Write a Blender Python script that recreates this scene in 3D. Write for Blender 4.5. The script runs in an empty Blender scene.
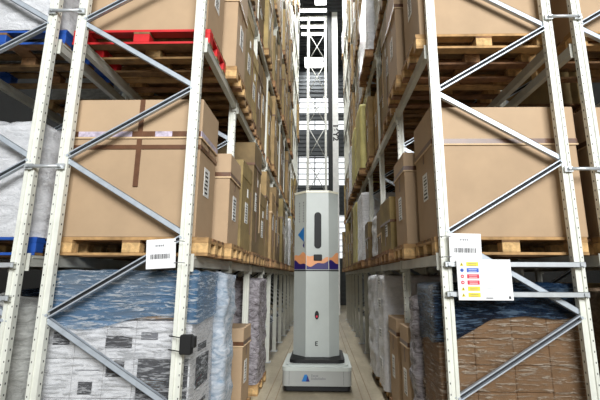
import bpy, math, random
from mathutils import Vector, Matrix, noise
random.seed(7)
C = bpy.context.scene.collection
S = bpy.context.scene
PI = math.pi

# ------------------------------------------------------------ camera
cd = bpy.data.cameras.new('camera'); cam = bpy.data.objects.new('camera', cd); C.objects.link(cam)
YAW, PIT, ROL = -0.028, 0.222, 0.005
F = Vector((math.sin(YAW)*math.cos(PIT), math.cos(YAW)*math.cos(PIT), math.sin(PIT)))
R0 = Vector((math.cos(YAW), -math.sin(YAW), 0)); U0 = R0.cross(F)
RX = math.cos(ROL)*R0 + math.sin(ROL)*U0; UX = -math.sin(ROL)*R0 + math.cos(ROL)*U0
m = Matrix((RX, UX, -F)).transposed().to_4x4(); m.translation = Vector((0, -3.218, 1.547))
cam.matrix_world = m
cd.sensor_fit = 'HORIZONTAL'; cd.sensor_width = 36; cd.lens = 430.605/600*36
cd.shift_x = -9.711/600; cd.shift_y = -20.423/600; cd.clip_end = 200
S.camera = cam

# ------------------------------------------------------------ world, lights, exposure
w = bpy.data.worlds.new('world'); S.world = w; w.use_nodes = True
wn = w.node_tree.nodes; bg = wn['Background']
bg.inputs[0].default_value = (0.93, 0.97, 1.0, 1); bg.inputs[1].default_value = .12
S.view_settings.view_transform = 'Standard'; S.view_settings.look = 'None'
S.view_settings.gamma = 1; S.view_settings.use_curve_mapping = False
S.view_settings.exposure = 0.40
def area(name, loc, sx, sy, power, rot=(0, 0, 0), col=(0.98, 0.995, 1.0)):
    l = bpy.data.lights.new(name, 'AREA'); l.shape = 'RECTANGLE'; l.size = sx; l.size_y = sy
    l.energy = power; l.color = col
    o = bpy.data.objects.new(name, l); C.objects.link(o); o.location = loc; o.rotation_euler = rot
    return o
# broad light added high up behind the camera to brighten the rack fronts
dl = area('added_front_light', (3.2, -12, 7.5), 8, 5, 500, rot=(math.radians(76), 0, math.radians(14)), col=(0.97, 0.99, 1.0)); dl.data.spread = math.radians(75)

# ------------------------------------------------------------ helpers
def tag(o, label=None, cat=None, group=None, kind=None):
    if label: o['label'] = label
    if cat: o['category'] = cat
    if group: o['group'] = group
    if kind: o['kind'] = kind
    return o
def empty(name, loc=(0, 0, 0)):
    o = bpy.data.objects.new(name, None); C.objects.link(o); o.location = loc; o.empty_display_size = .1
    return o
class MB:
    """collects shapes for ONE mesh object"""
    def __init__(s): s.v = []; s.f = []; s.mi = []; s.sm = []
    def add(s, vs, fs, mi=0, smooth=False):
        b = len(s.v); s.v += [tuple(q) for q in vs]
        for f in fs: s.f.append(tuple(b+i for i in f)); s.mi.append(mi); s.sm.append(smooth)
    def box(s, x0, x1, y0, y1, z0, z1, mi=0):
        s.add([(x0,y0,z0),(x1,y0,z0),(x1,y1,z0),(x0,y1,z0),(x0,y0,z1),(x1,y0,z1),(x1,y1,z1),(x0,y1,z1)],
              [(0,3,2,1),(4,5,6,7),(0,1,5,4),(1,2,6,5),(2,3,7,6),(3,0,4,7)], mi)
    def bbox(s, x0, x1, y0, y1, z0, z1, b=.006, mi=0):
        """box with chamfered vertical and horizontal edges"""
        vs = []; idx = {}
        for cx, sx in ((x0,1),(x1,-1)):
            for cy, sy in ((y0,1),(y1,-1)):
                for cz, sz in ((z0,1),(z1,-1)):
                    k = (sx, sy, sz)
                    for a in range(3):
                        p = [cx, cy, cz]
                        for c, sg in enumerate((sx, sy, sz)):
                            if c != a: p[c] += sg*b
                        idx[(k, a)] = len(vs); vs.append(tuple(p))
        fs = []
        I = lambda sx, sy, sz, a: idx[((sx, sy, sz), a)]
        for sg in (1, -1):
            o = lambda q: q if sg == 1 else tuple(reversed(q))
            fs.append(o((I(sg,1,1,0), I(sg,1,-1,0), I(sg,-1,-1,0), I(sg,-1,1,0))))
            fs.append(o((I(1,sg,1,1), I(-1,sg,1,1), I(-1,sg,-1,1), I(1,sg,-1,1))))
            fs.append(o((I(1,1,sg,2), I(1,-1,sg,2), I(-1,-1,sg,2), I(-1,1,sg,2))))
        for a in (1, -1):
            for c in (1, -1):
                fs.append((I(a,c,1,0), I(a,c,-1,0), I(a,c,-1,1), I(a,c,1,1)))
                fs.append((I(a,1,c,0), I(a,-1,c,0), I(a,-1,c,2), I(a,1,c,2)))
                fs.append((I(1,a,c,1), I(-1,a,c,1), I(-1,a,c,2), I(1,a,c,2)))
        for a in (1,-1):
            for c in (1,-1):
                for d in (1,-1):
                    fs.append((I(a,c,d,0), I(a,c,d,1), I(a,c,d,2)))
        s.add(vs, fs, mi)
    def prism(s, poly, z0, z1, mi=0, M=None):
        n = len(poly); M = M or Matrix.Identity(4)
        vs = [M @ Vector((x, y, z0)) for x, y in poly] + [M @ Vector((x, y, z1)) for x, y in poly]
        fs = [tuple(reversed(range(n))), tuple(range(n, 2*n))] + [(i, (i+1) % n, n+(i+1) % n, n+i) for i in range(n)]
        s.add(vs, fs, mi)
    def quad(s, pts, mi=0): s.add(pts, [(0, 1, 2, 3)], mi)
    def tube(s, pts, r, n=8, mi=0):
        rings = []
        for i, p in enumerate(pts):
            p = Vector(p); a = Vector(pts[max(i-1, 0)]); b = Vector(pts[min(i+1, len(pts)-1)])
            d = (b-a).normalized(); u = d.orthogonal().normalized(); v = d.cross(u)
            rings.append([p + r*(math.cos(t*2*PI/n)*u + math.sin(t*2*PI/n)*v) for t in range(n)])
        vs = [q for rr in rings for q in rr]
        fs = [(i*n+j, i*n+(j+1) % n, (i+1)*n+(j+1) % n, (i+1)*n+j) for i in range(len(rings)-1) for j in range(n)]
        fs += [tuple(range(n)), tuple(range((len(rings)-1)*n, len(rings)*n))]
        s.add(vs, fs, mi, True)
    def mesh(s, name, mats):
        me = bpy.data.meshes.new(name); me.from_pydata(s.v, [], s.f)
        for q in mats if isinstance(mats, (list, tuple)) else [mats]: me.materials.append(q)
        me.polygons.foreach_set('material_index', s.mi); me.polygons.foreach_set('use_smooth', s.sm)
        import bmesh
        bm = bmesh.new(); bm.from_mesh(me); bmesh.ops.recalc_face_normals(bm, faces=bm.faces); bm.to_mesh(me); bm.free()
        return me
    def build(s, name, mats, parent=None, loc=None):
        return inst(name, s.mesh(name, mats), parent, loc)
def inst(name, me, parent=None, loc=None, rot=None, scale=None):
    o = bpy.data.objects.new(name, me); C.objects.link(o)
    if parent: o.parent = parent
    if loc is not None: o.location = loc
    if rot is not None: o.rotation_euler = rot
    if scale is not None: o.scale = scale
    return o

# ------------------------------------------------------------ materials
def srgb(r, g, b):
    f = lambda c: (c/255/12.92) if c/255 <= .04045 else ((c/255+.055)/1.055)**2.4
    return (f(r), f(g), f(b), 1)
class NT:
    def __init__(s, name):
        s.m = bpy.data.materials.new(name); s.m.use_nodes = True; s.t = s.m.node_tree; s.n = s.t.nodes
        s.b = s.n['Principled BSDF']
    def node(s, t, **k):
        q = s.n.new(t)
        for a, v in k.items():
            if a.startswith('i_'):
                key = a[2:].replace('_', ' ')
                q.inputs[key].default_value = v
            else: setattr(q, a, v)
        return q
    def l(s, a, b): s.t.links.new(a, b)
    def noise(s, scale, stretch=(1,1,1), detail=4, rough=.6, rnd=False):
        tc = s.node('ShaderNodeTexCoord'); mp = s.node('ShaderNodeMapping')
        mp.inputs['Scale'].default_value = stretch; s.l(tc.outputs['Object'], mp.inputs['Vector'])
        if rnd:
            oi = s.node('ShaderNodeObjectInfo'); ml = s.node('ShaderNodeMath', operation='MULTIPLY'); ml.inputs[1].default_value = 37
            s.l(oi.outputs['Random'], ml.inputs[0]); s.l(ml.outputs[0], mp.inputs['Location'])
        nz = s.node('ShaderNodeTexNoise'); nz.inputs['Scale'].default_value = scale
        nz.inputs['Detail'].default_value = detail; nz.inputs['Roughness'].default_value = rough
        s.l(mp.outputs[0], nz.inputs['Vector']); return nz.outputs['Fac']
    def ramp(s, fac, stops):
        r = s.node('ShaderNodeValToRGB'); e = r.color_ramp.elements
        while len(e) < len(stops): e.new(.5)
        for q, (p, c) in zip(e, stops): q.position = p; q.color = c
        s.l(fac, r.inputs[0]); return r.outputs[0]
    def bump(s, h, st, dist=.01):
        b = s.node('ShaderNodeBump'); b.inputs['Strength'].default_value = st; b.inputs['Distance'].default_value = dist
        s.l(h, b.inputs['Height']); s.l(b.outputs[0], s.b.inputs['Normal']); return b
def simple(name, col, rough=.5, metal=0, var=.06, nscale=6, bump=0, emit=0, rnd=0):
    t = NT(name); c = srgb(*col)
    t.b.inputs['Roughness'].default_value = rough; t.b.inputs['Metallic'].default_value = metal
    nz = t.noise(nscale, rnd=bool(rnd))
    lo = tuple(x*(1-var*2) for x in c[:3])+(1,); hi = tuple(min(1, x*(1+var)) for x in c[:3])+(1,)
    out = t.ramp(nz, [(.3, lo), (.7, hi)])
    if rnd:
        oi = t.node('ShaderNodeObjectInfo'); hs = t.node('ShaderNodeHueSaturation')
        mr = t.node('ShaderNodeMapRange'); mr.inputs[3].default_value = 1-rnd; mr.inputs[4].default_value = 1+rnd
        t.l(oi.outputs['Random'], mr.inputs[0]); t.l(mr.outputs[0], hs.inputs['Value']); t.l(out, hs.inputs['Color'])
        m2 = t.node('ShaderNodeMath', operation='MULTIPLY'); m2.inputs[1].default_value = 7.3
        fr = t.node('ShaderNodeMath', operation='FRACT'); t.l(oi.outputs['Random'], m2.inputs[0]); t.l(m2.outputs[0], fr.inputs[0])
        m3 = t.node('ShaderNodeMapRange'); m3.inputs[3].default_value = .488; m3.inputs[4].default_value = .512
        t.l(fr.outputs[0], m3.inputs[0]); t.l(m3.outputs[0], hs.inputs['Hue'])
        out = hs.outputs[0]
    t.l(out, t.b.inputs['Base Color'])
    if bump: t.bump(nz, bump)
    if emit:
        t.b.inputs['Emission Color'].default_value = c; t.b.inputs['Emission Strength'].default_value = emit
    return t.m
M = {}
M['post'] = simple('painted_post', (226,227,216), .4, .0, .05, 9)
M['brace'] = simple('galvanised_brace', (186,194,202), .38, .25, .08, 14)
M['beam'] = simple('beam_paint', (200,200,190), .45, .1, .08, 5)
M['hole'] = simple('hole_groove_shade', (40,40,42), .8)
M['tie'] = simple('zinc_tie', (200,204,206), .35, .4, .06, 12)
M['card'] = simple('cardboard', (176,149,118), .75, 0, .05, 3, 0, 0)
M['card2'] = simple('cardboard_mixed', (152,129,84), .75, 0, .16, 5, 0, 0, .40)
M['lid'] = simple('cardboard_lid', (182,155,124), .75, 0, .04, 3)
M['edge'] = simple('cardboard_edge', (212,184,146), .8)
M['tape'] = simple('brown_tape', (104,70,48), .35, 0, .15, 12)
M['tape2'] = simple('printed_tape', (196,184,200), .35, 0, .25, 20)
M['label'] = simple('paper_label', (232,232,228), .5)
M['ink'] = simple('ink', (38,36,38), .6)
M['inkgrey'] = simple('grey_ink', (120,120,124), .6)
M['wood'] = simple('pallet_wood', (132,98,62), .8, 0, .25, 9, .2, 0, .2)
M['woodb'] = simple('pallet_block', (172,136,92), .8, 0, .22, 30, .3, 0, .12)
M['red'] = simple('red_paint', (200,30,34), .5, 0, .1)
M['blue'] = simple('blue_paint', (30,78,160), .5, 0, .1)
M['rwhite'] = simple('robot_paint', (184,190,185), .35, 0, .02)
M['rgrey'] = simple('robot_grey', (158,160,156), .4, 0, .02)
M['rlit'] = simple('robot_lit_rim', (240,236,214), .3)  # pale cap colour paints the thin lit line along the robot's top
M['black'] = simple('black_plastic', (8,8,9), .6)
M['navy'] = simple('purple_print', (44,32,104), .45)
M['orange'] = simple('orange_print', (232,160,108), .45)
M['logo'] = simple('blue_logo', (28,112,180), .4)
M['signwhite'] = simple('sign_white', (240,240,240), .35, 0, .01)
M['yellow'] = simple('sign_yellow', (236,214,50), .4)
M['signred'] = simple('sign_red', (214,40,70), .4)
M['signblue'] = simple('sign_blue', (50,96,200), .4)
M['yload'] = simple('yellow_carton', (222,212,140), .6, 0, .1, 4)
M['frame_dark'] = simple('dark_steel', (46,46,50), .5, .3)
M['steel'] = simple('pale_steel', (196,196,188), .45, .2)
def lampmat(name, strength, col=(1, 1, 1, 1)):
    t = NT(name); t.b.inputs['Base Color'].default_value = (.8,.8,.8,1)
    t.b.inputs['Emission Color'].default_value = col; t.b.inputs['Emission Strength'].default_value = strength; return t.m
M['lamp'] = lampmat('lamp_tube', 8); M['pane'] = lampmat('daylit_pane', .8, (.93,.97,1,1))
def film(name, tint, cover, streak, white=(230,232,236), stretch=(1.3,1.3,10), tint2=None):
    """stretch film: partly clear, with milky folds, painted wrinkle glints and glossy bumps"""
    t = NT(name); n = t.n; b = t.b
    b.inputs['Base Color'].default_value = srgb(*tint); b.inputs['Roughness'].default_value = .22
    a = t.noise(5, stretch, 9, .78, True); a.node.inputs['Distortion'].default_value = .7
    c = t.noise(7, (1,1,5), 7, .75, True); lo = t.noise(1.7, (1,1,1.6), 3, .5, True)
    col = t.node('ShaderNodeMixRGB'); t.l(t.ramp(lo, [(.40, (0,0,0,1)), (.60, (1,1,1,1))]), col.inputs[0])
    col.inputs[1].default_value = srgb(*tint); col.inputs[2].default_value = srgb(*(tint2 or tint))
    c2 = t.node('ShaderNodeMixRGB'); t.l(t.ramp(a, [(.51, (0,0,0,1)), (.58, (1,1,1,1))]), c2.inputs[0])  # pale streaks paint glints along the film wrinkles
    t.l(col.outputs[0], c2.inputs[1]); c2.inputs[2].default_value = srgb(*white); t.l(c2.outputs[0], b.inputs['Base Color'])
    mx = t.node('ShaderNodeMath', operation='ADD'); t.l(a, mx.inputs[0]); t.l(c, mx.inputs[1])
    bp = t.bump(mx.outputs[0], 1.0, .05)
    tr = t.node('ShaderNodeBsdfTransparent'); tr.inputs[0].default_value = tuple(.7+.3*x for x in srgb(*tint)[:3])+(1,)
    ms = t.node('ShaderNodeMixShader')
    fac = t.ramp(a, [(.50, (cover,)*3+(1,)), (.58, (streak,)*3+(1,))])
    t.l(fac, ms.inputs[0]); t.l(tr.outputs[0], ms.inputs[1]); t.l(b.outputs[0], ms.inputs[2])
    out = n['Material Output']; t.l(ms.outputs[0], out.inputs['Surface']); return t.m
M['film'] = film('clear_film', (238,241,247), .15, .85, (250,251,254))
M['filmb'] = film('blue_film', (112,180,238), .45, .92, (240,246,253), tint2=(150,184,214))
M['filmn'] = film('navy_film', (16,26,40), .80, .95, (100,122,144), tint2=(24,56,90))
M['filmcb'] = film('brown_seen_film', (150,120,90), .25, .80, (228,212,192))
def opaque_wrap(name, col, hi, rnd=0):
    t = NT(name); b = t.b; b.inputs['Roughness'].default_value = .22
    a = t.noise(6, (1,1,2.6), 9, .78, True); a.node.inputs['Distortion'].default_value = 1.2
    t.l(t.ramp(a, [(.36, srgb(*col)), (.62, srgb(*hi))]), b.inputs['Base Color']); t.bump(a, 1, .035); return t.m
M['wwhite'] = opaque_wrap('white_wrap', (222,223,226), (247,247,249))
M['wgrey'] = opaque_wrap('grey_wrap', (176,176,170), (226,226,220))
M['wsilver'] = opaque_wrap('silver_wrap', (136,160,182), (236,240,246))
M['wpurple'] = opaque_wrap('smoky_wrap', (66,56,58), (196,190,196))
M['wbrown'] = opaque_wrap('brown_wrap', (120,92,66), (196,172,146))
# floor: worn beige concrete with wheel tracks
t = NT('concrete'); a = t.noise(1.1, (2.2,.5,1), 8, .65); c = t.noise(14, (1,1,1), 5, .7)
mx = t.node('ShaderNodeMixRGB', blend_type='MULTIPLY'); mx.inputs[0].default_value = .5
t.l(t.ramp(a, [(.32, srgb(128,118,98)), (.5, srgb(154,143,120)), (.68, srgb(180,170,146))]), mx.inputs[1])
t.l(t.ramp(c, [(.3, (.6,.6,.6,1)), (.7, (1,1,1,1))]), mx.inputs[2]); t.l(mx.outputs[0], t.b.inputs['Base Color'])
t.b.inputs['Roughness'].default_value = .38; t.bump(c, .08); M['floor'] = t.m
M['track'] = simple('wheel_track', (128,108,82), .5, 0, .2, 12)
M['clad'] = simple('cladding', (74,78,80), .6, 0, .08, 3)
M['roof'] = simple('roof_sheet', (70,72,74), .6, 0, .08, 2)

# ------------------------------------------------------------ the setting
YEND = 22.0; ZC = 14.6
f = MB(); f.box(-8, 8, -10, YEND, -.2, 0); tag(f.build('floor', M['floor']), kind='structure')
f = MB()
for x in (-.72, -.6, .52, .63): f.box(x, x+.012, -3, 20, 0.0, .0015)
tag(f.build('trim_1', M['track']), kind='structure')
f = MB(); f.box(-8, 8, -1.5, YEND, ZC+.1, ZC+.2)
y = -1.4
while y < YEND: f.prism([(y, ZC+.1), (y+.12, ZC+.1), (y+.09, ZC+.03), (y+.03, ZC+.03)], -8, 8, M=Matrix(((0,0,1,0),(1,0,0,0),(0,1,0,0),(0,0,0,1)))); y += .3
tag(f.build('ceiling', M['roof']), kind='structure')
M['sidewall'] = simple('side_cladding', (44,44,42), .7)
for nm, x in (('wall_left', -8), ('wall_right', 8)):
    f = MB(); f.box(min(x, x+math.copysign(.2, x)), max(x, x+math.copysign(.2, x)), -1.5, YEND, 0, ZC+.1)
    tag(f.build(nm, M['sidewall']), kind='structure')
# end wall: slatted cladding with daylit window strips
bands = [(2.6, 5.1), (6.9, 8.7), (10.4, 11.0), (11.5, 12.5)]
f = MB(); z = 0
edges = [0] + [q for b_ in bands for q in b_] + [ZC+.1]
for i in range(0, len(edges), 2):
    z0, z1 = edges[i], edges[i+1]; f.box(-8, 8, YEND, YEND+.2, z0, z1)
    z = z0+.05
    while z < z1-.15: f.box(-8, 8, YEND-.05, YEND, z, z+.12, 0); z += .26
tag(f.build('wall_back', M['clad']), kind='structure')
for k, (z0, z1) in enumerate(bands):
    wd = MB()
    wd.box(-8, 8, YEND+.08, YEND+.1, z0, z1, 0)
    for x in range(-8, 9): wd.box(x-.03-.4, x+.03-.4, YEND+.02, YEND+.08, z0, z1, 1)
    zz = z0+.35
    while zz < z1: wd.box(-8, 8, YEND+.03, YEND+.08, zz-.02, zz+.02, 1); zz += .35
    tag(wd.build('window_%d' % (k+1), [M['pane'], M['frame_dark']]), kind='structure')

# ------------------------------------------------------------ racking
XL, XR = -1.015, .955
LY = [0, 1.40, 2.75, 4.10, 5.27, 6.50, 7.73, 8.96, 10.19, 11.42, 12.65, 13.9]
RY = [.194, 1.78, 3.40, 4.95, 6.35, 7.70, 8.96, 10.19, 11.42, 12.65, 13.5]
TZ = [1.70, 3.50, 5.22, 6.96, 8.70, 10.44, 12.18]
TZR = [z+.024 for z in TZ]
ZTOP = 13.9; STEP = 1.196
def post_mesh(name, top, holes, side):
    """omega-profile upright, long side across; side=+1 if the aisle is at +x"""
    b = MB()
    w_, d_, g = .038, .032, .010
    poly = [(-w_,-d_),(-.012,-d_),(-.009,-d_+g),(.009,-d_+g),(.012,-d_),(w_,-d_),(w_,d_-.01),(w_-.012,d_),(-w_+.012,d_),(-w_,d_-.01)]
    b.prism(poly, .01, top)
    if holes:
        z = .12
        while z < min(top, 9):
            b.box(side*.027-.003, side*.027+.003, -d_-.0012, -d_+.001, z, z+.012, 1)
            for s in (-1, 1): b.box(s*w_-.0012, s*w_+.0012, -.005, .005, z, z+.014, 1)
            z += .075
    return b.mesh(name, [M['post'], M['hole']])
POST = {}
for side in (-1, 1):
    POST[(side, True)] = post_mesh('post', ZTOP, True, side); POST[(side, False)] = post_mesh('post', ZTOP, False, side)
fp = MB(); fp.box(-.07, .07, -.07, .07, 0, .012)
for a in (-1, 1):
    for c in (-1, 1): fp.box(a*.058-.008, a*.058+.008, c*.058-.008, c*.058+.008, .012, .024)
FOOT = fp.mesh('foot_plate', M['tie'])
def brace_mesh(L, open_face):
    """C channel along +X of length L, its face in the XZ plane turned to -Y"""
    b = MB(); h = .021
    if open_face:
        b.box(0, L, .014, .018, -h, h, 0); b.box(0, L, -.016, .018, h-.009, h, 0); b.box(0, L, -.016, .018, -h, -h+.009, 0)
        b.box(.02, L-.02, .012, .0145, -h+.009, h-.009, 1)  # dark strip paints the shade inside the open channel
    else:
        b.box(0, L, -.018, -.014, -h, h, 0); b.box(0, L, -.018, .016, h-.003, h, 0); b.box(0, L, -.018, .016, -h, -h+.003, 0)
    for x in (.022, L-.022): b.box(x-.009, x+.009, -.026, -.014, -.009, .009, 0)
    return b.mesh('diagonal_brace', [M['brace'], M['hole']])
BL = math.hypot(1.0, STEP/2) - .03
BRO, BRC = brace_mesh(BL, True), brace_mesh(BL, False)
def joined(name, items, parent, kind='stuff'):
    """items of (mesh, matrix) as one mesh"""
    vs = []; fs = []; mi = []; mats = list(items[0][0].materials)
    for me, mt in items:
        b = len(vs); vs += [tuple(mt @ v.co) for v in me.vertices]
        for p in me.polygons: fs.append(tuple(b+i for i in p.vertices)); mi.append(p.material_index)
    me = bpy.data.meshes.new(name); me.from_pydata(vs, [], fs)
    for q in mats: me.materials.append(q)
    me.polygons.foreach_set('material_index', mi)
    o = inst(name, me, parent); tag(o, kind=kind); return o
def rack(label, xin, side, ys, z0, endbars, zbeams, nfr_near=2):
    """xin: x of the posts nearer the aisle; side = +1 when the aisle lies at +x of the rack"""
    root = tag(empty('pallet_rack', (xin - side*.5, ys[0], 0)), label, 'pallet rack')
    ox, oy = root.location.x, root.location.y
    xo = xin - side*1.0
    for k, y in enumerate(ys):
        for xx in (xin, xo):
            p = inst('post', POST[(side if xx == xin else -side, k < nfr_near)], root, (xx-ox, y-oy, 0))
            inst('foot_plate', FOOT, p)
    br = []
    for y in ys:
        k = 0
        while True:
            zo = z0 + k*STEP; zi = zo + STEP/2
            if zi > ZTOP-.2: break
            for (xa, za), (xb, zb) in (((xo, zo), (xin, zi)), ((xin, zi), (xo, zo+STEP))):
                if max(za, zb) > ZTOP-.1: continue
                A = Vector((xa, y, za)); B = Vector((xb, y, zb))
                if A.x > B.x: A, B = B, A
                ang = math.atan2(B.z-A.z, B.x-A.x)
                off = -.012 if B.z > A.z else .004
                mid = (A+B)/2; d = (B-A).normalized(); st = mid - d*BL/2
                mt = Matrix.Translation((st.x-ox, y-oy+off, st.z)) @ Matrix.Rotation(-ang, 4, 'Y')
                br.append((math.dist((mid.x, mid.y, mid.z), (0, -3.2, 1.55)), BRO if B.z > A.z else BRC, mt))
            k += 1
    br.sort(key=lambda q: q[0])
    for d_, me, mt in br[:100]: o = inst('diagonal_brace', me, root); o.matrix_local = mt
    rest = br[100:]
    if rest:
        plain = [(me, mt) for _, me, mt in rest]
        joined('diagonal_brace', plain, root)
    bm = []
    for i in range(len(ys)-1):
        L = ys[i+1]-ys[i]
        for zt in zbeams:
            for xx, s in ((xin, side), (xo, -side)):
                b = MB(); t_ = .025
                xc = s*.026
                y0, y1 = .045, L-.045
                b.box(xc-t_, xc+t_, y0, y1, -.087, -.002); b.box(xc-t_*.5, xc+t_+.006, y0+.03, y1-.03, -.024, -.018)
                for ya, yb in ((y0-.003, y0+.004), (y1-.004, y1+.003)): b.box(xc-t_-.004, xc+t_+.006, ya, yb, -.12, .012)
                bm.append((math.dist((xx, ys[i], zt), (0, -3.2, 1.55)), b, (xx-ox, ys[i]-oy, zt)))
    bm.sort(key=lambda q: q[0])
    for d_, b, lc in bm[:100]: b.build('beam', M['beam'], root, lc)
    if bm[100:]: joined('beam', [(b.mesh('beam_far', M['beam']), Matrix.Translation(lc)) for _, b, lc in bm[100:]], root)
    for z in endbars:
        b = MB(); x0, x1 = min(xin, xo)-.02, max(xin, xo)+.02
        b.box(x0-ox, x1-ox, -.078, -.042, z-.02, z-.017); b.box(x0-ox, x1-ox, -.078, -.074, z-.02, z+.02); b.box(x0-ox, x1-ox, -.078, -.042, z+.017, z+.02)
        for q in (x0+.03, x1-.03): b.box(q-ox-.012, q-ox+.012, -.09, -.076, z-.012, z+.012)
        b.build('end_bar', M['tie'], root)
    return root
rl = rack('tall pale steel pallet rack forming the left side of the aisle', XL, 1, LY, .052, [], TZ)
rr = rack('tall pale steel pallet rack forming the right side of the aisle', XR, -1, RY, .083, [1.645, 1.426], TZR)
LY2 = LY[:10]
RY2 = RY[:9]
rl2 = rack('pale steel pallet rack at the far left edge, behind the left aisle rack', -3.268, -1, LY2, .052, [1.62, 1.385], TZ[:4])
rr2 = rack('pale steel pallet rack at the far right edge, behind the right aisle rack', 3.209, 1, RY2, .083, [], TZR[:4])
# row spacers tie back-to-back racks together
for x0, x1, yy, lb, zs in ((-2.268, -2.015, 0, 'left', (2.37, 3.72, 5.07)), (1.955, 2.209, .194, 'right', (2.39, 3.74, 5.09))):
    for z, wd_ in zip(zs, ('lowest', 'middle', 'topmost')):
        b = MB(); b.tube([(x0, yy-.058, z), (x1, yy-.058, z)], .014); b.box(x0-.03, x0+.035, yy-.056, yy-.0405, z-.022, z+.022); b.box(x1-.035, x1+.03, yy-.056, yy-.0405, z-.022, z+.022)
        for x in (x0, x1): b.box(x-.009, x+.009, yy-.08, yy-.056, z-.009, z+.009)
        if z < 5: tag(b.build('row_spacer', M['tie']), 'short zinc row spacer tying the two %s racks, %s of the two in view' % (lb, 'lower' if wd_ == 'lowest' else 'upper'), 'rack spacer')

# ------------------------------------------------------------ pallets
PH = .14
def make_pallet_far(L, D, wm, bk):
    b = MB()
    for y in (-D/2+.05, 0, D/2-.05):
        b.box(-L/2, L/2, y-.05, y+.05, 0, .020)
        for x in (-L/2+.07, 0, L/2-.07): b.box(x-.07, x+.07, y-.05, y+.05, .02, .098, 1)
    for x in (-L/2+.07, 0, L/2-.07): b.box(x-.07, x+.07, -D/2, D/2, .098, .118)
    n = 4 if D < .6 else 5
    for i in range(n):
        y = -D/2 + .055 + i*(D-.11)/(n-1); b.box(-L/2, L/2, y-.052, y+.052, .118, .14)
    return b.mesh('pallet', [wm, bk])
FARP = {}
def far_pallet(D):
    k = round(D, 2)
    if k not in FARP: FARP[k] = make_pallet_far(1.2, k, M['wood'], M['woodb'])
    return FARP[k]
M['woodn'] = simple('lit_pallet_wood', (178,140,92), .8, 0, .2, 9, .2)  # lighter copy for front boards; the darker wood paints the shaded underside
M['block_lit'] = simple('lit_pallet_block', (206,168,114), .8, 0, .22, 24, .3)
def near_pallet(cx, cy, z, D, label, wm=None, bk=None, group=None, L=1.2):
    """wm / bk paint the outside boards and blocks only; the underside stays raw wood, toned dark for shade"""
    r = tag(empty('pallet', (cx, cy, z)), label, 'pallet', group)
    P_ = wm or M['woodn']; B_ = bk or M['block_lit']
    one = MB(); one.box(-L/2, L/2, -.05, .05, 0, .02)
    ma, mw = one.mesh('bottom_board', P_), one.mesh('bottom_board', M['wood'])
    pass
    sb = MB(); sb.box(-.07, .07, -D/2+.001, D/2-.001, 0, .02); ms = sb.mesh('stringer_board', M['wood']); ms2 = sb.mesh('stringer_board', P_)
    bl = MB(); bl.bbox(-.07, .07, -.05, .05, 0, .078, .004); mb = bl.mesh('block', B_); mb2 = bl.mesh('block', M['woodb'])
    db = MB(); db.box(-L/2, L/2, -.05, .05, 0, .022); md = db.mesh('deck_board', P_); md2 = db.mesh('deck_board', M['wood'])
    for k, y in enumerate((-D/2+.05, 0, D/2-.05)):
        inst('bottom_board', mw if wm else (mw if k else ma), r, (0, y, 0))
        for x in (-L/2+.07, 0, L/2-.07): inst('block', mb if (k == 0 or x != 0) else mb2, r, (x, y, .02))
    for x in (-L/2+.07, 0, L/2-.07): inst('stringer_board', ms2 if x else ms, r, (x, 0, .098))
    if wm:
        b = MB(); b.box(-L/2, L/2, -D/2-.003, -D/2+.001, 0, .02); b.build('painted_edge', P_, r)
    n = 4 if D < .6 else 5
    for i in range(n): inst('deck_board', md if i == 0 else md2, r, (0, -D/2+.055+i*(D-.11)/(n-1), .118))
    return r

# ------------------------------------------------------------ cartons
def strip_loop(b, X, Y, z0, z1, e, mi=0):
    """thin band around a box of half sizes X, Y"""
    b.box(-X-e, X+e, -Y-e, -Y, z0, z1, mi); b.box(-X-e, X+e, Y, Y+e, z0, z1, mi)
    b.box(-X-e, -X, -Y, Y, z0, z1, mi); b.box(X, X+e, -Y, Y, z0, z1, mi)
def side_label(b, sx, X, yc, zc, wy, hz, rnd):
    """paper label on the x = sx*X side with printed lines"""
    x = sx*X; e = sx*.003
    lo, hi = sorted((x, x+e)); b.box(lo, hi, yc-wy/2, yc+wy/2, zc-hz/2, zc+hz/2, 0)
    lo, hi = sorted((x+e, x+e*1.5)); z = zc+hz/2-.03
    while z > zc-hz/2+.02:
        ww = wy*rnd.uniform(.3, .42); h = rnd.uniform(.004, .016); b.box(lo, hi, yc-ww, yc+ww*rnd.uniform(.2, 1), z-h, z, 1); z -= h+.02
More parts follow.
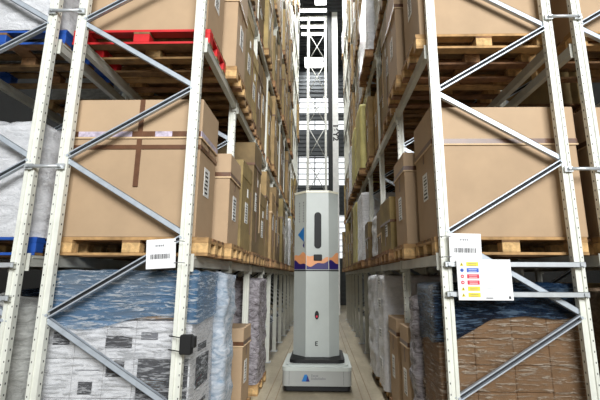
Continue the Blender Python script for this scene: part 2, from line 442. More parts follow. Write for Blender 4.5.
def near_carton(cx, cy, z, w_, d_, h, label, style, sx, rz=0, group=None, lidh=.34):
    r = tag(empty('carton', (cx, cy, z)), label, 'carton', group); r.rotation_euler.z = rz
    X, Y = w_/2, d_/2; rnd = random.Random(int(cx*100+cy*10+z))
    b = MB(); b.bbox(-X, X, -Y, Y, 0, h-.02, .005); b.build('body', M['card'], r)
    b = MB(); e = .007; b.bbox(-X-e, X+e, -Y-e, Y+e, h-lidh, h, .007); lid = b.build('lid', M['lid'], r)
    b = MB(); strip_loop(b, X+e, Y+e, h-lidh-.001, h-lidh+.012, .006); b.build('lid_edge', M['edge'], lid)
    if style == 'left':
        b = MB(); strip_loop(b, X+e, Y+e, h-.325, h-.28, .002); b.build('printed_tape', M['tape2'], r)
        for xa_, xb_ in ((-X-e, -X+.06), (-.03, .16), (.3, X)):
            b = MB(); b.box(xa_, xb_, -Y-e-.0035, -Y-e, h-.325, h-.28); b.build('dark_tape', M['tape'], r)
        b = MB(); strip_loop(b, X+e, Y+e, h-.43, h-.395, .002); b.build('brown_tape', M['tape'], r)
        b = MB(); b.box(.015, .055, -Y-e-.005, -Y-e, h-.74, h-.004); b.build('brown_tape', M['tape'], r)
    else:
        b = MB(); strip_loop(b, X+e, Y+e, h-lidh+.012, h-lidh+.055, .002); b.build('brown_tape', M['tape'], r)
    b = MB(); side_label(b, sx, X, rnd.uniform(-.03, .06), h*.42, .16, .24, rnd); b.build('label_sheet', [M['label'], M['ink']], r)
    b = MB(); b.box(min(sx*X, sx*(X+.0025)), max(sx*X, sx*(X+.0025)), -.015, .02, h*.62, h*.86); b.build('brown_tape', M['tape'], r)
    return r
FC = {}
def far_carton_mesh(d_, h, var, sx):
    k = (round(d_, 2), round(h, 2), var, sx)
    if k in FC: return FC[k]
    b = MB(); X, Y = .58, d_/2; rnd = random.Random(var*7+3)
    b.box(-X, X, -Y, Y, 0, h-.02, 0)
    lh = (.3, .18, .42, .36)[var % 4]
    b.box(-X-.006, X+.006, -Y-.006, Y+.006, h-lh, h, 0)
    if var % 4 != 1: strip_loop(b, X+.006, Y+.006, h-lh, h-lh+.03, .004, 3 if var % 2 else 2)
    b2 = MB(); side_label(b2, sx, X, rnd.uniform(-.1, .1), h*rnd.uniform(.3, .6), .16, .24, rnd)
    b.add(b2.v, b2.f[:], 0); 
    for q in range(len(b2.f)): b.mi[len(b.mi)-len(b2.f)+q] = 1 if b2.mi[q] == 0 else 4
    if var % 3 == 0:
        lo, hi = sorted((sx*X, sx*(X+.004))); b.box(lo, hi, -.02, .03, h*.1, h-lh, 2)
    lo, hi = sorted((sx*X, sx*(X+.005))); yy = rnd.uniform(-.12, .08); b.box(lo, hi, yy, yy+.06, h*.62, h*.62+.1, 1); b.box(lo, hi, Y-.05, Y-.02, h*.2, h*.9-lh, rnd.choice((2, 3)))
    FC[k] = b.mesh('carton', [M['card2'], M['label'], M['tape'], M['edge'], M['ink']]); return FC[k]

# ------------------------------------------------------------ wrapped loads
def shell(X, Y, z0f, z1, amp=.012, seed=0, corner=.05, dome=0.0, nz=26, n_=104, flare=.0):
    """wrinkled wrap around a half-size X,Y block; z0f(u,x,y) gives the lower hem"""
    per = []
    segs = []
    cs = [(X-corner, -Y+corner, -PI/2), (X-corner, Y-corner, 0), (-X+corner, Y-corner, PI/2), (-X+corner, -Y+corner, PI)]
    for i, (cx, cy, a0) in enumerate(cs):
        for j in range(5):
            a = a0 + j*PI/8; per.append((cx+corner*math.cos(a), cy+corner*math.sin(a), math.cos(a), math.sin(a)))
        nx = cs[(i+1) % 4]; a1 = a0+PI/2
        sx_, sy_ = cx+corner*math.cos(a1), cy+corner*math.sin(a1); ex, ey = nx[0]+corner*math.cos(a1), nx[1]+corner*math.sin(a1)
        kk = max(3, int(math.hypot(ex-sx_, ey-sy_)/.045))
        for j in range(1, kk): t_ = j/kk; per.append((sx_+(ex-sx_)*t_, sy_+(ey-sy_)*t_, math.cos(a1), math.sin(a1)))
    n = len(per); vs = []; b = MB()
    for r in range(nz+1):
        for i, (x, y, nx_, ny_) in enumerate(per):
            zb = z0f(i/n, x, y) if callable(z0f) else z0f
            z = zb+(z1-zb)*r/nz
            d = amp*(noise.noise(Vector((x*2.5+seed, y*2.5, z*9)))*.7+noise.noise(Vector((x*9, y*9+seed, z*26)))*.45) + flare*(1-r/nz)**2
            vs.append((x+nx_*d, y+ny_*d, z))
    rings = nz+1
    for s_ in (.93, .7, .4, .12):
        for i, (x, y, nx_, ny_) in enumerate(per):
            z = z1+.012+dome*(1-s_**2)+amp*1.4*noise.noise(Vector((x*s_*6+seed, y*s_*6, 3)))
            vs.append((x*s_, y*s_, z))
        rings += 1
    fs = [(r*n+i, r*n+(i+1) % n, (r+1)*n+(i+1) % n, (r+1)*n+i) for r in range(rings-1) for i in range(n)]
    fs.append(tuple(range((rings-1)*n, rings*n)))
    b.add(vs, fs, 0, True); return b

def wrapped(cx, cy, z, w_, d_, h, label, mat, seed=1, dome=0.0, amp=.02, group=None, sheets=(), name='wrapped_load', extra=None, corner=.06):
    """opaque-wrapped pallet load, one wrap with optional printed sheets seen through it"""
    r = tag(empty(name, (cx, cy, z)), label, 'wrapped load', group)
    sh = shell(w_/2, d_/2, .0, h, amp, seed, corner, dome, flare=.01); sh.build('wrap', mat, r)
    if extra: extra(r)
    return r

# ground tier, left front: printed white cartons under clear film with a blue upper wrap
def core_cartons(r, xs, zs, Y, mat, patches, zoff=0):
    for i in range(len(xs)-1):
        for j in range(len(zs)-1):
            b = MB(); g = .0015
            b.bbox(xs[i]+g, xs[i+1]-g, -Y, Y, zs[j]+.002+zoff, zs[j+1]-.002+zoff, .005, 0)
            for (a0, a1, c0, c1, mi) in patches.get((i, j), []):
                w_ = xs[i+1]-xs[i]; h_ = zs[j+1]-zs[j]
                b.box(xs[i]+w_*a0, xs[i]+w_*a1, -Y-.002, -Y, zs[j]+h_*c0, zs[j]+h_*c1, mi)
            for (a0, a1, c0, c1, mi, sx) in patches.get(('side', i, j), []):
                h_ = zs[j+1]-zs[j]; xf = xs[i+1]-g if sx > 0 else xs[i]+g
                lo, hi = sorted((xf, xf+sx*.002)); b.box(lo, hi, -Y+2*Y*a0, -Y+2*Y*a1, zs[j]+h_*c0, zs[j]+h_*c1, mi)
            b.build('carton', [mat, M['ink'], M['inkgrey'], M['orange'], M['yellow'], M['signwhite'], M['signred']], r)
M['print'] = simple('printed_white_board', (240,239,238), .55, 0, .07, 7)
M['kraft'] = simple('kraft_small_carton', (178,146,112), .7, 0, .12, 8)
r = tag(empty('wrapped_load', (-1.50, .43, .14)), 'large film-wrapped stack of printed white cartons with a blue wrap top, left foreground floor', 'wrapped load')
xs = [-.54, -.33, -.10, .12, .54]; zs = [0, .27, .54, .81, 1.08]
pt = {(0,3):[(.2,.8,.35,.7,1)], (0,1):[(.3,.6,.5,.8,2)], (1,2):[(.1,.9,.7,.72,2),(.25,.7,.1,.42,1)], (1,3):[(.1,.9,.82,.86,2)],
      (2,3):[(.0,.9,.28,.6,1),(.1,.9,.8,.84,2)], (2,2):[(.1,.7,.55,.95,1),(.15,.6,.6,.8,3)], (1,1):[(.5,.95,.2,.6,1)], (2,1):[(.2,.6,.3,.5,2)],
      (3,2):[(.08,.97,.0,1.0,1),(.15,.6,.25,.5,3),(.6,.9,.6,.8,2)], (3,1):[(.08,.97,.75,1.0,1),(.3,.8,.2,.5,2)], (3,3):[(.1,.4,.5,.7,2)],
      ('side',3,3):[(.3,.7,.1,.3,1,1)], ('side',3,2):[(.25,.85,.1,.95,1,1),(.3,.55,.2,.4,6,1),(.5,.8,.45,.52,5,1),(.5,.8,.6,.66,5,1),(.45,.8,.75,.8,5,1)],
      ('side',3,1):[(.2,.8,.6,.7,1,1),(.3,.5,.25,.4,2,1)], ('side',3,0):[(.2,.5,.2,.7,4,1),(.2,.9,.1,.6,1,1)]}
core_cartons(r, xs, zs, .31, M['print'], pt)
core_cartons(r, [-.54, -.20, .15, .54], [1.09, 1.25, 1.415], .31, M['kraft'], {})
shell(.552, .325, .0, 1.425, .012, 3, .03, flare=.008).build('stretch_film', M['film'], r)
shell(.566, .338, lambda u, x, y: 1.07+.05*math.sin(x*5)+.08*noise.noise(Vector((x*3, y*3, 1))), 1.435, .014, 8, .035, nz=14).build('blue_wrap', M['filmb'], r)
near_pallet(-1.50, .43, 0, .66, 'wooden pallet under the printed white carton stack, left foreground floor')

# right front: brown cartons under film with navy top cover
r = tag(empty('wrapped_load', (1.46, .58, .14)), 'large film-wrapped stack of brown cartons with a dark navy top cover, right foreground floor', 'wrapped load')
core_cartons(r, [-.56, -.29, -.0, .27, .56], [0, .19, .38, .57, .76, .95, 1.14], .27, M['kraft'], {})
core_cartons(r, [-.55, .0, .55], [1.14, 1.32], .27, M['frame_dark'], {})
shell(.572, .285, .0, 1.33, .014, 5, .03, flare=.01).build('stretch_film', M['filmcb'], r)
shell(.585, .298, lambda u, x, y: 1.11-.2*max(0, min(1, (-.15-x)/.3))+.05*noise.noise(Vector((x*4, y*4, 5))), 1.35, .016, 11, .035, nz=14).build('navy_cover', M['filmn'], r)
near_pallet(1.46, .58, 0, .6, 'wooden pallet under the navy-topped brown carton stack, right foreground floor')

# tier one, front cartons
T1 = TZ[0]; R1 = TZR[0]
near_pallet(-1.47, .37, T1, .56, 'light wooden pallet under the taped carton at left, first tier beside the barcode card', L=1.2)
near_carton(-1.515, .36, T1+PH, 1.07, .52, 1.14, 'large brown carton with printed and brown tape bands, left rack first tier, at the front', 'left', 1)
near_pallet(1.50, .61, R1, .70, 'wooden pallet under the big right carton, first tier behind the safety board', L=1.2)
near_carton(1.53, .60, R1+PH, 1.2, .62, 1.11, 'large brown carton with one dark tape band, right rack first tier, at the front', 'right', -1)
# second cartons of tier one
near_pallet(-1.42, 1.02, T1, .6, 'orange-brown wooden pallet under the second carton, left rack first tier')
near_carton(-1.44, 1.00, T1+PH, 1.14, .5, .86, 'brown carton with a dark tape band, second from the front on left rack first tier', 'right', 1, lidh=.24)
near_pallet(1.40, 1.34, R1, .6, 'wooden pallet under the second carton, right rack first tier')
near_carton(1.41, 1.34, R1+PH, 1.14, .58, .93, 'brown carton with a dark tape band, second from the front on right rack first tier', 'right', -1, lidh=.2)
# tier two
T2 = TZ[1]; R2 = TZR[1]
near_pallet(-1.56, .42, T2, .62, 'red painted pallet on the left rack, second tier at the front', M['red'], M['red'], L=1.2)
near_carton(-1.56, .42, T2+PH, 1.12, .56, 1.2, 'large brown carton on the red pallet, left rack second tier', 'right', 1)
near_pallet(1.44, .62, R2, .70, 'wooden pallet with pale blocks, right rack second tier at the front')
near_carton(1.46, .60, R2+PH, 1.16, .64, 1.22, 'large brown carton on the pale-block pallet, right rack second tier at the front', 'right', -1)
near_pallet(-1.46, 1.06, T2, .56, 'wooden pallet behind the red pallet, left rack second tier')
near_carton(-1.46, 1.06, T2+PH, 1.16, .5, 1.1, 'brown carton right behind the carton on the red pallet, left rack second tier', 'right', 1)
near_pallet(1.40, 1.36, R2, .6, 'wooden pallet second from the front, right rack second tier')
near_carton(1.40, 1.36, R2+PH, 1.16, .56, 1.15, 'brown carton second from the front, right rack second tier', 'right', -1)

# ground tier beyond the front loads
def plist(cx, cy, D, lab): return near_pallet(cx, cy, 0, D, lab)
wrapped(-1.45, 1.08, .14, 1.16, .44, 1.42, 'silvery blue wrapped load standing second from the front, left rack floor', M['wsilver'], 21, amp=.045)
plist(-1.45, 1.08, .46, 'wooden pallet under the silvery blue wrapped load')
near_carton(-1.45, 2.1, .14, 1.14, .5, .84, 'narrow brown carton standing third from the front on left rack floor', 'right', 1, lidh=.2)
plist(-1.45, 2.1, .56, 'wooden pallet under the narrow brown carton, left rack floor')
wrapped(-1.45, 3.4, .14, 1.16, .9, 1.36, 'smoky wrapped load standing fourth from the front, left rack floor', M['wpurple'], 31, amp=.04)
plist(-1.45, 3.4, .9, 'wooden pallet under the fourth, smoky wrapped load, left rack floor')
wrapped(1.41, 1.04, .14, 1.14, .26, 1.22, 'smoky grey wrapped load second from the front, right rack floor', M['wpurple'], 41, amp=.045)
plist(1.41, 1.04, .28, 'wooden pallet under the smoky grey wrapped load, right rack floor')
near_carton(1.42, 1.44, .14, 1.16, .40, .93, 'brown carton standing third from the front, right rack floor', 'right', -1, lidh=.2)
plist(1.42, 1.44, .46, 'wooden pallet under the third carton, right rack floor')
near_carton(1.42, 2.16, .14, 1.16, .56, .95, 'brown carton with white label beside the tall white wrapped load, right rack floor', 'right', -1, lidh=.2)
plist(1.42, 2.16, .6, 'wooden pallet under the carton beside the tall white wrapped load')
def white_sheets(r):
    for z in (.25, .62, 1.0, 1.3):
        b = MB(); b.box(-.672, -.668, -.2, .05, z, z+.12, 0)
        for q in range(3): b.box(-.6735, -.672, -.17, .0, z+.02+q*.035, z+.035+q*.035, 1)
        b.build('label_sheet', [M['label'], M['inkgrey']], r)
wrapped(1.44, 3.98, .14, 1.28, .95, 1.42, 'tall white wrapped load on right rack floor, behind the labelled white one', M['wwhite'], 51, amp=.03)
plist(1.44, 3.98, .95, 'wooden pallet under the farther tall white wrapped load, right rack floor')
wrapped(1.46, 2.97, .14, 1.3, .6, 1.42, 'tall white wrapped load with grey labels, right rack floor beside the robot', M['wwhite'], 53, amp=.014, extra=white_sheets)
plist(1.46, 2.97, .62, 'wooden pallet under the labelled tall white wrapped load, right rack floor')

# outer racks
def outer(cx, cy, z, D, lab, mat, seed, h, dome=0, pm=None, w_=1.08, pal=None):
    near_pallet(cx, cy, z, D, pal, pm, pm)
    wrapped(cx, cy, z+PH, w_, D-.02, h, lab, mat, seed, dome=dome, amp=.03, corner=.12)
outer(-2.82, .55, T1, .9, 'white wrapped load with rounded top, left edge first tier', M['wwhite'], 61, .92, .14, M['blue'], 1.12, pal='blue pallet under the round-topped white wrapped load, left edge')
outer(-2.82, .55, T2, .9, 'white wrapped load on a blue pallet, left edge second tier', M['wwhite'], 62, 1.2, 0, M['blue'], pal='blue pallet on the left edge, second tier')
outer(-2.72, .45, 0, .6, 'tall narrow grey wrapped load on the floor between left racks', M['wgrey'], 63, 1.15, .08, None, .95, pal='wooden pallet under the tall narrow grey wrapped load')
outer(-2.80, 2.05, T1, .9, 'white wrapped load second bay back, left edge first tier', M['wwhite'], 64, 1.2, pal='pallet under the second-bay white wrapped load, left edge first tier')
outer(-2.80, 2.05, T2, .9, 'grey wrapped load second bay back, left edge second tier', M['wgrey'], 65, 1.2, pal='pallet under the second-bay grey wrapped load, left edge second tier')
outer(-2.80, 3.4, T1, .9, 'grey wrapped load third bay back, left edge first tier', M['wgrey'], 66, 1.3, pal='pallet under the third-bay grey wrapped load, left edge first tier')
for i_, yy_ in enumerate((3.4, 4.68)):
    if i_: outer(-2.80, yy_, T1, .9, 'white wrapped load fourth bay back, left edge first tier', M['wwhite'], 67, 1.3, pal='pallet under the fourth-bay white wrapped load, left edge first tier')
    outer(-2.80, yy_, T2, .9, '%s wrapped load %s bay back, left edge second tier' % (('white', 'third'), ('grey', 'fourth'))[i_], (M['wwhite'], M['wgrey'])[i_], 68+i_, 1.3, pal='pallet under the %s-bay wrapped load, left edge second tier' % ('third', 'fourth')[i_])
def outer_carton(cx, cy, z, D, h, lab, pl, sx):
    near_pallet(cx, cy, z, D, pl); near_carton(cx, cy, z+PH, 1.1, D-.06, h, lab, 'right', sx)
outer_carton(2.79, .62, R1, .74, 1.1, 'brown carton at the right edge, first tier', 'wooden pallet under the right-edge carton, first tier', 1)
outer_carton(2.79, .62, R2, .74, 1.15, 'brown carton at the right edge, second tier', 'wooden pallet under the right-edge carton, second tier', 1)
for yy_, nm_ in ((2.58, 'second'), (4.16, 'third')):
    outer_carton(2.79, yy_, R1, .9, 1.2, 'brown carton at the right edge, first tier, %s bay back' % nm_, 'wooden pallet under the right-edge carton, first tier, %s bay back' % nm_, 1)
wrapped(2.79, .67, .14, 1.12, .7, 1.3, 'brown film-wrapped load at the right edge on the floor', M['wbrown'], 71, amp=.03)
near_pallet(2.79, .67, 0, .74, 'wooden pallet under the right-edge wrapped load on the floor')
wrapped(-2.80, 2.05, .14, 1.08, .86, 1.25, 'dark wrapped load deep between the left racks on the floor', M['filmn'], 72, amp=.03)
near_pallet(-2.80, 2.05, 0, .9, 'wooden pallet under the dark wrapped load between the left racks')

FW = {}
def far_wrap_mesh(d_, h, kind):
    k = (round(d_, 2), h, kind)
    if k not in FW: FW[k] = shell(.58, d_/2, 0, h, .03, len(FW)*3, .05, .03, nz=16).mesh('wrapped_load', M['wwhite'] if kind == 'white' else M['wgrey'])
    return FW[k]
# ------------------------------------------------------------ the far loads, one by one
ORD = ['zeroth','first','second','third','fourth','fifth','sixth','seventh','eighth','ninth','tenth','eleventh','twelfth']
ncart = npal = 0
def fill(sidename, sx, xc, ys, skip):
    global ncart, npal
    rnd = random.Random(5 if sx > 0 else 9)
    for i in range(len(ys)-1):
        ya, yb = ys[i]+.06, ys[i+1]-.06
        for t_, zt in enumerate(TZ if sx > 0 else TZR, 1):
            if i == 0 and t_ <= 2: continue
            if zt > 1.547 + (3.218+yb)*.80+.2: continue
            if i >= len(ys)-4 and t_ >= 3 and rnd.random() < .86: continue
            mode = skip.get((i, t_))
            if mode == 'empty': continue
            halves = [(ya+(yb-ya)*.25, 'nearer half'), (ya+(yb-ya)*.75, 'farther half')]
            for yc, hn in halves:
                if mode == 'white' or mode == 'yellow':
                    if hn[0] == 'f': continue
                    D = (yb-ya)*.86; h = 1.3 if mode == 'white' else 1.35
                    xx = xc+sx*.1
                    o = inst('pallet', far_pallet(D), None, (xx, (ya+yb)/2, zt)); npal += 1
                    tag(o, 'wooden pallet under the %s load, %s aisle rack %s tier, %s bay back' % (mode, sidename, ORD[t_], ORD[i+1]), 'pallet')
                    wrapped(xx, (ya+yb)/2, zt+PH, 1.14, D, h, '%s wrapped load, %s aisle rack %s tier, %s bay back' % (mode, sidename, ORD[t_], ORD[i+1]), M['wwhite'] if mode == 'white' else M['yload'], i*7+t_, amp=.012)
                    continue
                D = round((yb-ya)*.45, 1)+.02
                D = min(D, (yb-ya)/2-.02)
                h = rnd.choice([1.0, 1.15, 1.25, 1.35, 1.4, .9]); var = rnd.randint(0, 3)
                if mode == 'low': h = .62
                xx = xc + sx*(rnd.uniform(.03, .09) if t_ == 1 else rnd.uniform(-.09, .01))
                me = far_pallet(D)
                o = inst('pallet', me, None, (xx, yc, zt)); npal += 1
                tag(o, 'wooden pallet in the %s aisle rack, %s tier, %s bay back, %s' % (sidename, ORD[t_], ORD[i+1], hn), 'pallet', 'pallets stored along the %s side of the aisle' % sidename)
                if rnd.random() < .13 and i > (1 if sx > 0 else 0):
                    wk = rnd.choice(['white', 'grey']); o = inst('wrapped_load', far_wrap_mesh(D-.03, h, wk), None, (xx, yc, zt+PH))
                    tag(o, '%s wrapped load in the %s aisle rack, %s tier, %s bay back, %s' % (wk, sidename, ORD[t_], ORD[i+1], hn), 'wrapped load', 'wrapped loads along the %s side of the aisle' % sidename); continue
                o = inst('carton', far_carton_mesh(D-.03, h, var, sx), None, (xx, yc, zt+PH), (0, 0, rnd.uniform(-.03, .03))); ncart += 1
                tag(o, 'brown carton in the %s aisle rack, %s tier, %s bay back, %s' % (sidename, ORD[t_], ORD[i+1], hn), 'carton', 'cartons stored along the %s side of the aisle' % sidename)
fill('left', 1, -1.50, LY, {})
fill('right', -1, 1.455, RY, {(1, 1): 'low', (2, 1): 'low', (3, 1): 'white', (3, 2): 'yellow', (2, 2): None, (4, 1): 'yellow', (4, 2): 'yellow', (5, 2): 'white', (2, 3): 'white'})
for sd, ys_, xc_, sx_, i0 in (('left', LY2, -2.80, 1, 2), ('right', RY2, 2.75, -1, 1)):  # unseen loads added to block light and keep the rack openings dark
    for i in range(i0, len(ys_)-1):
        for t_ in range(0, 4):
            if sd == 'right' and t_ == 1 and i < 3: continue
            if sd == 'left' and i < 4 and t_ > 0: continue
            zt = ([0]+(TZ if sx_ > 0 else TZR))[t_]; D = ys_[i+1]-ys_[i]-.2; yc = (ys_[i]+ys_[i+1])/2
            wh = ('ground tier', 'first tier', 'second tier', 'third tier')[t_]
            o = inst('pallet', far_pallet(D), None, (xc_, yc, zt)); tag(o, 'added wooden pallet in the outer %s rack, %s, %s bay back' % (sd, wh, ORD[i+1]), 'pallet')
            o = inst('carton', far_carton_mesh(D-.04, (1.15, 1.35, 1.3, 1.2)[(i+t_) % 4], (i*3+t_) % 4, sx_), None, (xc_, yc, zt+PH)); tag(o, 'added light-blocking wide brown carton in the outer %s rack, %s, %s bay back' % (sd, wh, ORD[i+1]), 'carton')
print('COUNT cartons', ncart, 'pallets', npal)

# ------------------------------------------------------------ signs and fittings on the posts
def barcode_card(x0, x1, yf, z0, z1, label, tilt, anchor):
    r = tag(empty('barcode_card', ((x0+x1)/2, yf, (z0+z1)/2)), label, 'label card'); r.rotation_euler.y = tilt
    W, H = (x1-x0)/2, (z1-z0)/2
    b = MB(); b.box(-W, W, -.002, .002, -H, H); b.build('card', M['signwhite'], r)
    b = MB(); rnd = random.Random(3); x = -W*.72
    while x < W*.62:
        ww = rnd.uniform(.0015, .007); b.box(x, x+ww, -.0035, -.002, -H*.35, -H*.02); x += ww+rnd.uniform(.002, .006)
    b.build('barcode', M['ink'], r)
    b = MB(); x = -.04
    for q in (.009, .006, .01, .008, .009): b.box(x, x+q, -.0035, -.002, H*.5, H*.5+.012); x += q+.005
    b.build('printed_number', M['inkgrey'], r)
    for z in (-.07, .085):
        b = MB(); b.tube([(anchor*W*.9, -.006, z), (anchor*(W+.03), -.012, z), (anchor*(W+.07), -.008, z-.006)], .003, 6); b.build('wire_tie', M['inkgrey'], r)
barcode_card(-1.275, -1.06, -.075, 1.60, 1.81, 'white barcode card wired to the front left aisle post', -.06, 1)
barcode_card(.97, 1.21, .112, 1.66, 1.875, 'white barcode card wired to the front right aisle post, above the safety board', .02, -1)
r = tag(empty('safety_board', (1.208, .093, 1.532)), 'white safety notice board with yellow, blue and red panels on the right end bars', 'sign')
W, H = .2, .148
b = MB(); b.bbox(-W, W, -.004, .004, -H, H, .002); b.build('board', M['signwhite'], r)
for q, (mi, sm) in enumerate((('yellow','yellow'), ('signblue','ink'), ('signred','label'), ('signred','label'), ('yellow','yellow'), ('yellow','yellow'))):
    z = H-.035-q*.0445
    b = MB(); b.box(-.128, -.04, -.0065, -.004, z-.015, z+.015); pn = b.build('notice_panel', M[mi], r)
    b = MB(); ik = M['label'] if mi != 'yellow' else M['inkgrey']
    for zz in (.004, -.008): b.box(-.115, -.055, -.0075, -.0065, z+zz-.0015, z+zz+.0015)
    b.build('lettering', ik, pn)
    b = MB()
    if sm == 'yellow': b.add([(-.178, -.006, z-.013), (-.148, -.006, z-.013), (-.163, -.006, z+.014)], [(0, 1, 2)], 0); b.add([(-.166, -.007, z-.008), (-.160, -.007, z-.008), (-.160, -.007, z+.004), (-.166, -.007, z+.004)], [(0,1,2,3)], 1)
    else: b.prism([(-.163+.013*math.cos(a*PI/8), z+.013*math.sin(a*PI/8)) for a in range(16)], .004, .0065, 0, Matrix(((1,0,0,0),(0,0,-1,0),(0,1,0,0),(0,0,0,1)))); b.box(-.169, -.157, -.0075, -.0065, z-.003, z+.003, 1)
    b.build('symbol', [M['yellow'] if sm == 'yellow' else (M['signblue'] if sm == 'ink' else M['signred']), M['ink'] if sm != 'label' else M['label']], r)
b = MB()
for q in range(9): b.box(-.02, .14-(q*37 % 5)*.02, -.0055, -.004, H-.03-q*.026, H-.0285-q*.026)
b.build('fine_print', M['inkgrey'], r)
b = MB(); b.box(.0, .05, -.006, -.004, -H+.014, -H+.02); b.build('footer_mark', M['ink'], r)
b = MB(); b.box(.165, .18, -.006, -.004, -H+.012, -H+.03); b.build('footer_mark', M['ink'], r)

r = tag(empty('clamp_sensor', (-.93, -.075, 1.085)), 'small black clamp box strapped to the front left aisle post', 'clamp')
b = MB(); b.bbox(-.05, .035, -.03, .03, -.065, .065, .008); b.build('housing', M['black'], r)
b = MB(); b.bbox(.03, .058, -.022, .022, -.02, .055, .005); b.build('side_lug', M['black'], r)
for z in (-.045, .045):
    b = MB(); b.tube([(-.045, -.02, z), (-.09, -.0, z+.004), (-.14, .02, z+.006)], .004, 6); b.build('strap', M['black'], r)

# ------------------------------------------------------------ the robot
r = tag(empty('inventory_robot', (-.06, 3.72, 0)), 'tall grey-white wheeled robot with a faceted tower standing in the aisle', 'robot')
OX, OY = -.06, 3.72
def rr_poly(x0, x1, y0, y1, c):
    pts = []
    for cx, cy, a0 in ((x1-c, y0+c, -PI/2), (x1-c, y1-c, 0), (x0+c, y1-c, PI/2), (x0+c, y0+c, PI)):
        for j in range(7): a = a0+j*PI/12; pts.append((cx+c*math.cos(a)-OX, cy+c*math.sin(a)-OY))
    return pts
b = MB(); b.prism(rr_poly(-.525, .395, 3.18, 4.28, .05), .02, .09); b.build('skirt', M['black'], r)
base = MB(); base.prism(rr_poly(-.545, .412, 3.15, 4.3, .07), .085, .30); base = base.build('base', M['rgrey'], r)
b = MB(); b.prism(rr_poly(-.55, .417, 3.145, 4.305, .075), .28, .325); b.prism(rr_poly(-.50, .37, 3.20, 4.26, .09), .325, .35); b.build('top_rim', M['rwhite'], base)
b = MB(); b.prism(rr_poly(-.55, -.435, 3.145, 3.29, .05), .325, .335); b.build('corner_pad', M['rwhite'], base)
b = MB(); b.prism(rr_poly(-.46, .33, 3.30, 4.24, .12), .35, .395); b.build('turntable', M['black'], r)
for xx in (-.4, .27):
    for yy in (3.3, 4.15):
        b = MB()
        b.tube([(xx-OX-.03, yy-OY, .05), (xx-OX+.03, yy-OY, .05)], .05, 16); b.build('wheel', M['black'], r)
hexp = [(-.24, 3.55), (.112, 3.55), (.265, 3.70), (.265, 4.05), (.112, 4.2), (-.24, 4.2), (-.435, 4.05), (-.435, 3.78)]
hx = [(x-OX, y-OY) for x, y in hexp]
tw = MB(); tw.prism(hx, .395, 2.86); tower = tw.build('tower', M['rwhite'], r)
def scale_poly(p, s): return [(x*s+(1-s)*(-.02), y*s+(1-s)*.155) for x, y in p]
b = MB(); b.prism(scale_poly(hx, 1.03), 2.86, 2.895); b.build('top_cap', M['rlit'], tower)
b = MB(); b.prism(scale_poly(hx, 1.008), 1.632, 1.652); b.build('seam', M['frame_dark'], tower)
# front slot, sensor windows
Mf = lambda y: Matrix(((1,0,0,0),(0,0,1,y),(0,1,0,0),(0,0,0,1)))
yf = 3.55-OY
sl = [(-.0+.06*0 + .055*math.cos(a*PI/12), 2.49+.055*math.sin(a*PI/12)) for a in range(13)] + [(-.055+0, 2.03)]+[(.055*math.cos(PI+a*PI/12), 2.03+.055*math.sin(PI+a*PI/12)) for a in range(13)]
b = MB(); b.prism([(x+.002, z) for x, z in sl], yf-.006, yf+.002, 0, Mf(0)); b.build('window_slot', M['black'], tower)
b = MB(); b.prism([(x*.8+.002, (z-2.26)*.97+2.26) for x, z in sl], yf-.008, yf-.006, 0, Mf(0)); b.build('window_lens', M['black'], tower)
b = MB(); b.bbox(-.062, .068, yf-.014, yf, 1.79, 1.885, .01); b.build('camera_window', M['black'], tower)
b = MB(); b.prism([(-.012+.032*math.cos(a*PI/10), .985+.062*math.sin(a*PI/10)) for a in range(20)], yf-.008, yf+.002, 0, Mf(0)); b.build('button_plate', M['black'], tower)
b = MB(); b.prism([(-.012+.016*math.cos(a*PI/8), .965+.016*math.sin(a*PI/8)) for a in range(16)], yf-.016, yf-.008, 0, Mf(0)); b.build('red_button', M['signred'], tower)
b = MB(); b.box(-.036, -.022, yf-.003, yf, .55, .61); b.box(-.036, .004, yf-.003, yf, .60, .612); b.box(-.036, .0, yf-.003, yf, .575, .584); b.box(-.036, .004, yf-.003, yf, .548, .56); b.build('emblem', M['ink'], tower)
# landscape decal wrapped round three faces
def face_pt(k, u, z, off):
    (x0, y0), (x1, y1) = [(hx[7], hx[0]), (hx[0], hx[1]), (hx[1], hx[2])][k]
    nx_, ny_ = (y1-y0), -(x1-x0); l_ = math.hypot(nx_, ny_)
    return (x0+(x1-x0)*u+nx_/l_*off, y0+(y1-y0)*u+ny_/l_*off, z)
def hill(s, a): return a[0]+a[1]*math.sin(s*a[2]+a[3])+a[4]*math.sin(s*a[5]+1)
for mi, pr, off in ((M['orange'], (1.86, .045, 2.6, -.2, .02, 9), .0015), (M['navy'], (1.75, .035, 2.6, 1.6, .018, 8), .003)):
    b = MB()
    for k, (u0, u1) in enumerate(((0, 1), (1, 2.3), (2.3, 3))):
        n = 14
        for i in range(n):
            a, c = .02+i/n*.96, .02+(i+1)/n*.96
            s0, s1 = u0+(u1-u0)*a, u0+(u1-u0)*c
            b.quad([face_pt(k, a, 1.66, off), face_pt(k, c, 1.66, off), face_pt(k, c, hill(s1, pr), off), face_pt(k, a, hill(s0, pr), off)])
    b.build('hill_print', mi, tower)
b = MB(); b.add([face_pt(0, .3, 2.2, .002), face_pt(0, .82, 2.08, .002), face_pt(0, .82, 2.32, .002)], [(0,1,2)], 0); b.add([face_pt(0, .72, 2.02, .0025), face_pt(0, .86, 1.98, .0025), face_pt(0, .86, 2.1, .0025)], [(0,1,2)], 1); b.build('logo', [M['logo'], M['navy']], tower)
b = MB(); rnd = random.Random(2)
z = 2.72
while z > 2.38:
    h = rnd.uniform(.014, .026)
    for u in (.38, .72): b.quad([face_pt(0, u, z-h, .002), face_pt(0, u+.08, z-h, .002), face_pt(0, u+.08, z, .002), face_pt(0, u, z, .002)])
    z -= h+.022
b.build('vertical_lettering', M['inkgrey'], tower)
yb = 3.15-OY
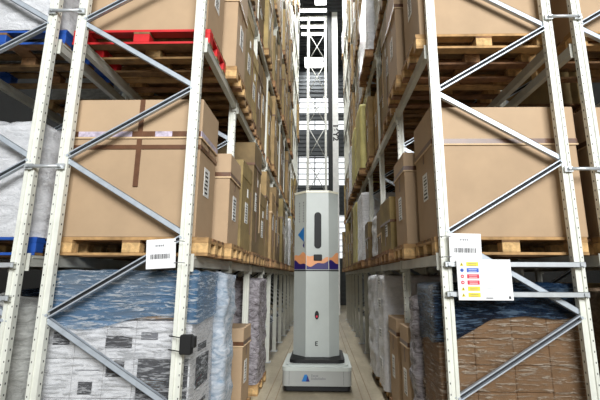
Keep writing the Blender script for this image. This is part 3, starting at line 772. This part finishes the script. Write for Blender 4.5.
b = MB(); P = lambda x, z, o=.003: (x-OX, yb-o, z)
b.add([P(-.275, .145), P(-.165, .145), P(-.205, .235), P(-.235, .235)], [(0,1,2,3)], 0)
b.add([P(-.215, .145, .005), P(-.165, .145, .005), P(-.195, .225, .005)], [(0,1,2)], 1); b.build('logo', [M['logo'], M['navy']], base)
b = MB(); x = -.14
for q in range(12): b.box(x-OX, x+.009-OX, yb-.003, yb, .168, .168+(.022 if q % 3 else .03)); x += .0165
x = -.14
for q in range(5): b.box(x-OX, x+.010-OX, yb-.003, yb, .205, .228+(.01 if q == 0 else 0)); x += .02
b.build('lettering', M['inkgrey'], base)
b = MB(); b.box(-.45-OX, -.447-OX, yb-.001, yb+.01, .1, .29); b.box(.30-OX, .303-OX, yb-.001, yb+.01, .1, .29); b.build('panel_joint', M['frame_dark'], base)

# ------------------------------------------------------------ lattice tower and columns beyond the aisle end
YT = 15.6
r = tag(empty('lattice_tower', (-.35, YT, 0)), 'pale steel lattice tower with crossed bracing beyond the robot at the aisle end', 'tower')
k_ = (YT+3.218)/13.218
xa, xb = -.62, .2
for x, hw in ((xa, .06), (xb, .05)):
    b = MB(); b.box(x-hw+.35, x+hw+.35, -.04, .04, 0, 14); b.build('column', M['steel'], r)
z = .4; k = 0
while z < 13.2:
    for s in (0, 1):
        x0, x1 = ((xa, xb), (xb, xa))[s]
        b = MB(); b.tube([(x0+.35, 0, z), (x1+.35, 0, z+1.5)], .02, 6); b.build('cross_brace', M['steel'], r)
    b = MB(); b.box(xa+.35, xb+.35, -.02, .02, z-.02, z+.02); b.build('rung', M['frame_dark'], r)
    z += 1.6; k += 1
r = tag(empty('guide_column', (.44, YT, 0)), 'black guide column with a white flange beside the lattice tower', 'column')
b = MB(); b.box(-.13, .07, -.06, .06, 0, 14.2); b.build('black_post', M['black'], r)
b = MB(); b.box(.07, .34, -.04, .02, 0, 14.2); fl = b.build('white_flange', M['label'], r)
cu = bpy.data.curves.new('aisle_code', 'FONT'); cu.body = '16Y2'; cu.size = .34; cu.extrude = .002; cu.offset = .012; cu.align_x = 'CENTER'; cu.align_y = 'CENTER'
tmp = bpy.data.objects.new('t', cu); C.objects.link(tmp); bpy.context.view_layer.update()
me = bpy.data.meshes.new_from_object(tmp.evaluated_get(bpy.context.evaluated_depsgraph_get())); bpy.data.objects.remove(tmp)
me.materials.clear(); me.materials.append(M['ink'])
o = inst('aisle_code', me, fl, (.205, -.045, 8.0)); o.rotation_euler = (PI/2, PI/2, 0); o.scale = (1.15, 1, 1)

# ------------------------------------------------------------ ceiling lamps
def lamp(x, y, z, sx, sy, label, power):
    r = tag(empty('ceiling_light', (x, y, z)), label, 'light')
    b = MB(); b.box(-sx/2-.03, sx/2+.03, -sy/2-.03, sy/2+.03, .02, .09); b.build('housing', M['steel'], r)
    b = MB(); b.box(-sx/2, sx/2, -sy/2, sy/2, .0, .02); b.build('diffuser', M['lamp'], r)
    for s in (-1, 1):
        b = MB(); b.tube([(s*sx*.4, 0, .09), (s*sx*.4, 0, ZC+.1-z)], .006, 5); b.build('hanger', M['steel'], r)
    a = area('lamp_light', (0, 0, -.02), sx, sy, power); a.parent = r
NM = ['nearest', 'second', 'third', 'fourth', 'fifth', 'sixth', 'seventh']
for i, y in enumerate((1.0, 4.2, 7.4, 10.6, 13.8)):
    lamp(-.03, y, 14.0, .5, 1.8, 'long white ceiling light above the aisle, %s from the front' % NM[i], 215)
for i, (y, z) in enumerate(((15.6, 14.3), (16.3, 14.3), (17.0, 14.3), (17.7, 14.3))):
    lamp(-.4, y, z, 1.3, .22, 'narrow white cross-wise ceiling light beyond the aisle end, %s one' % NM[i], 40)
lamp(-.45, 20.9, 14.3, 1.1, 1.2, 'square white ceiling light deepest in the hall above the end wall', 90)
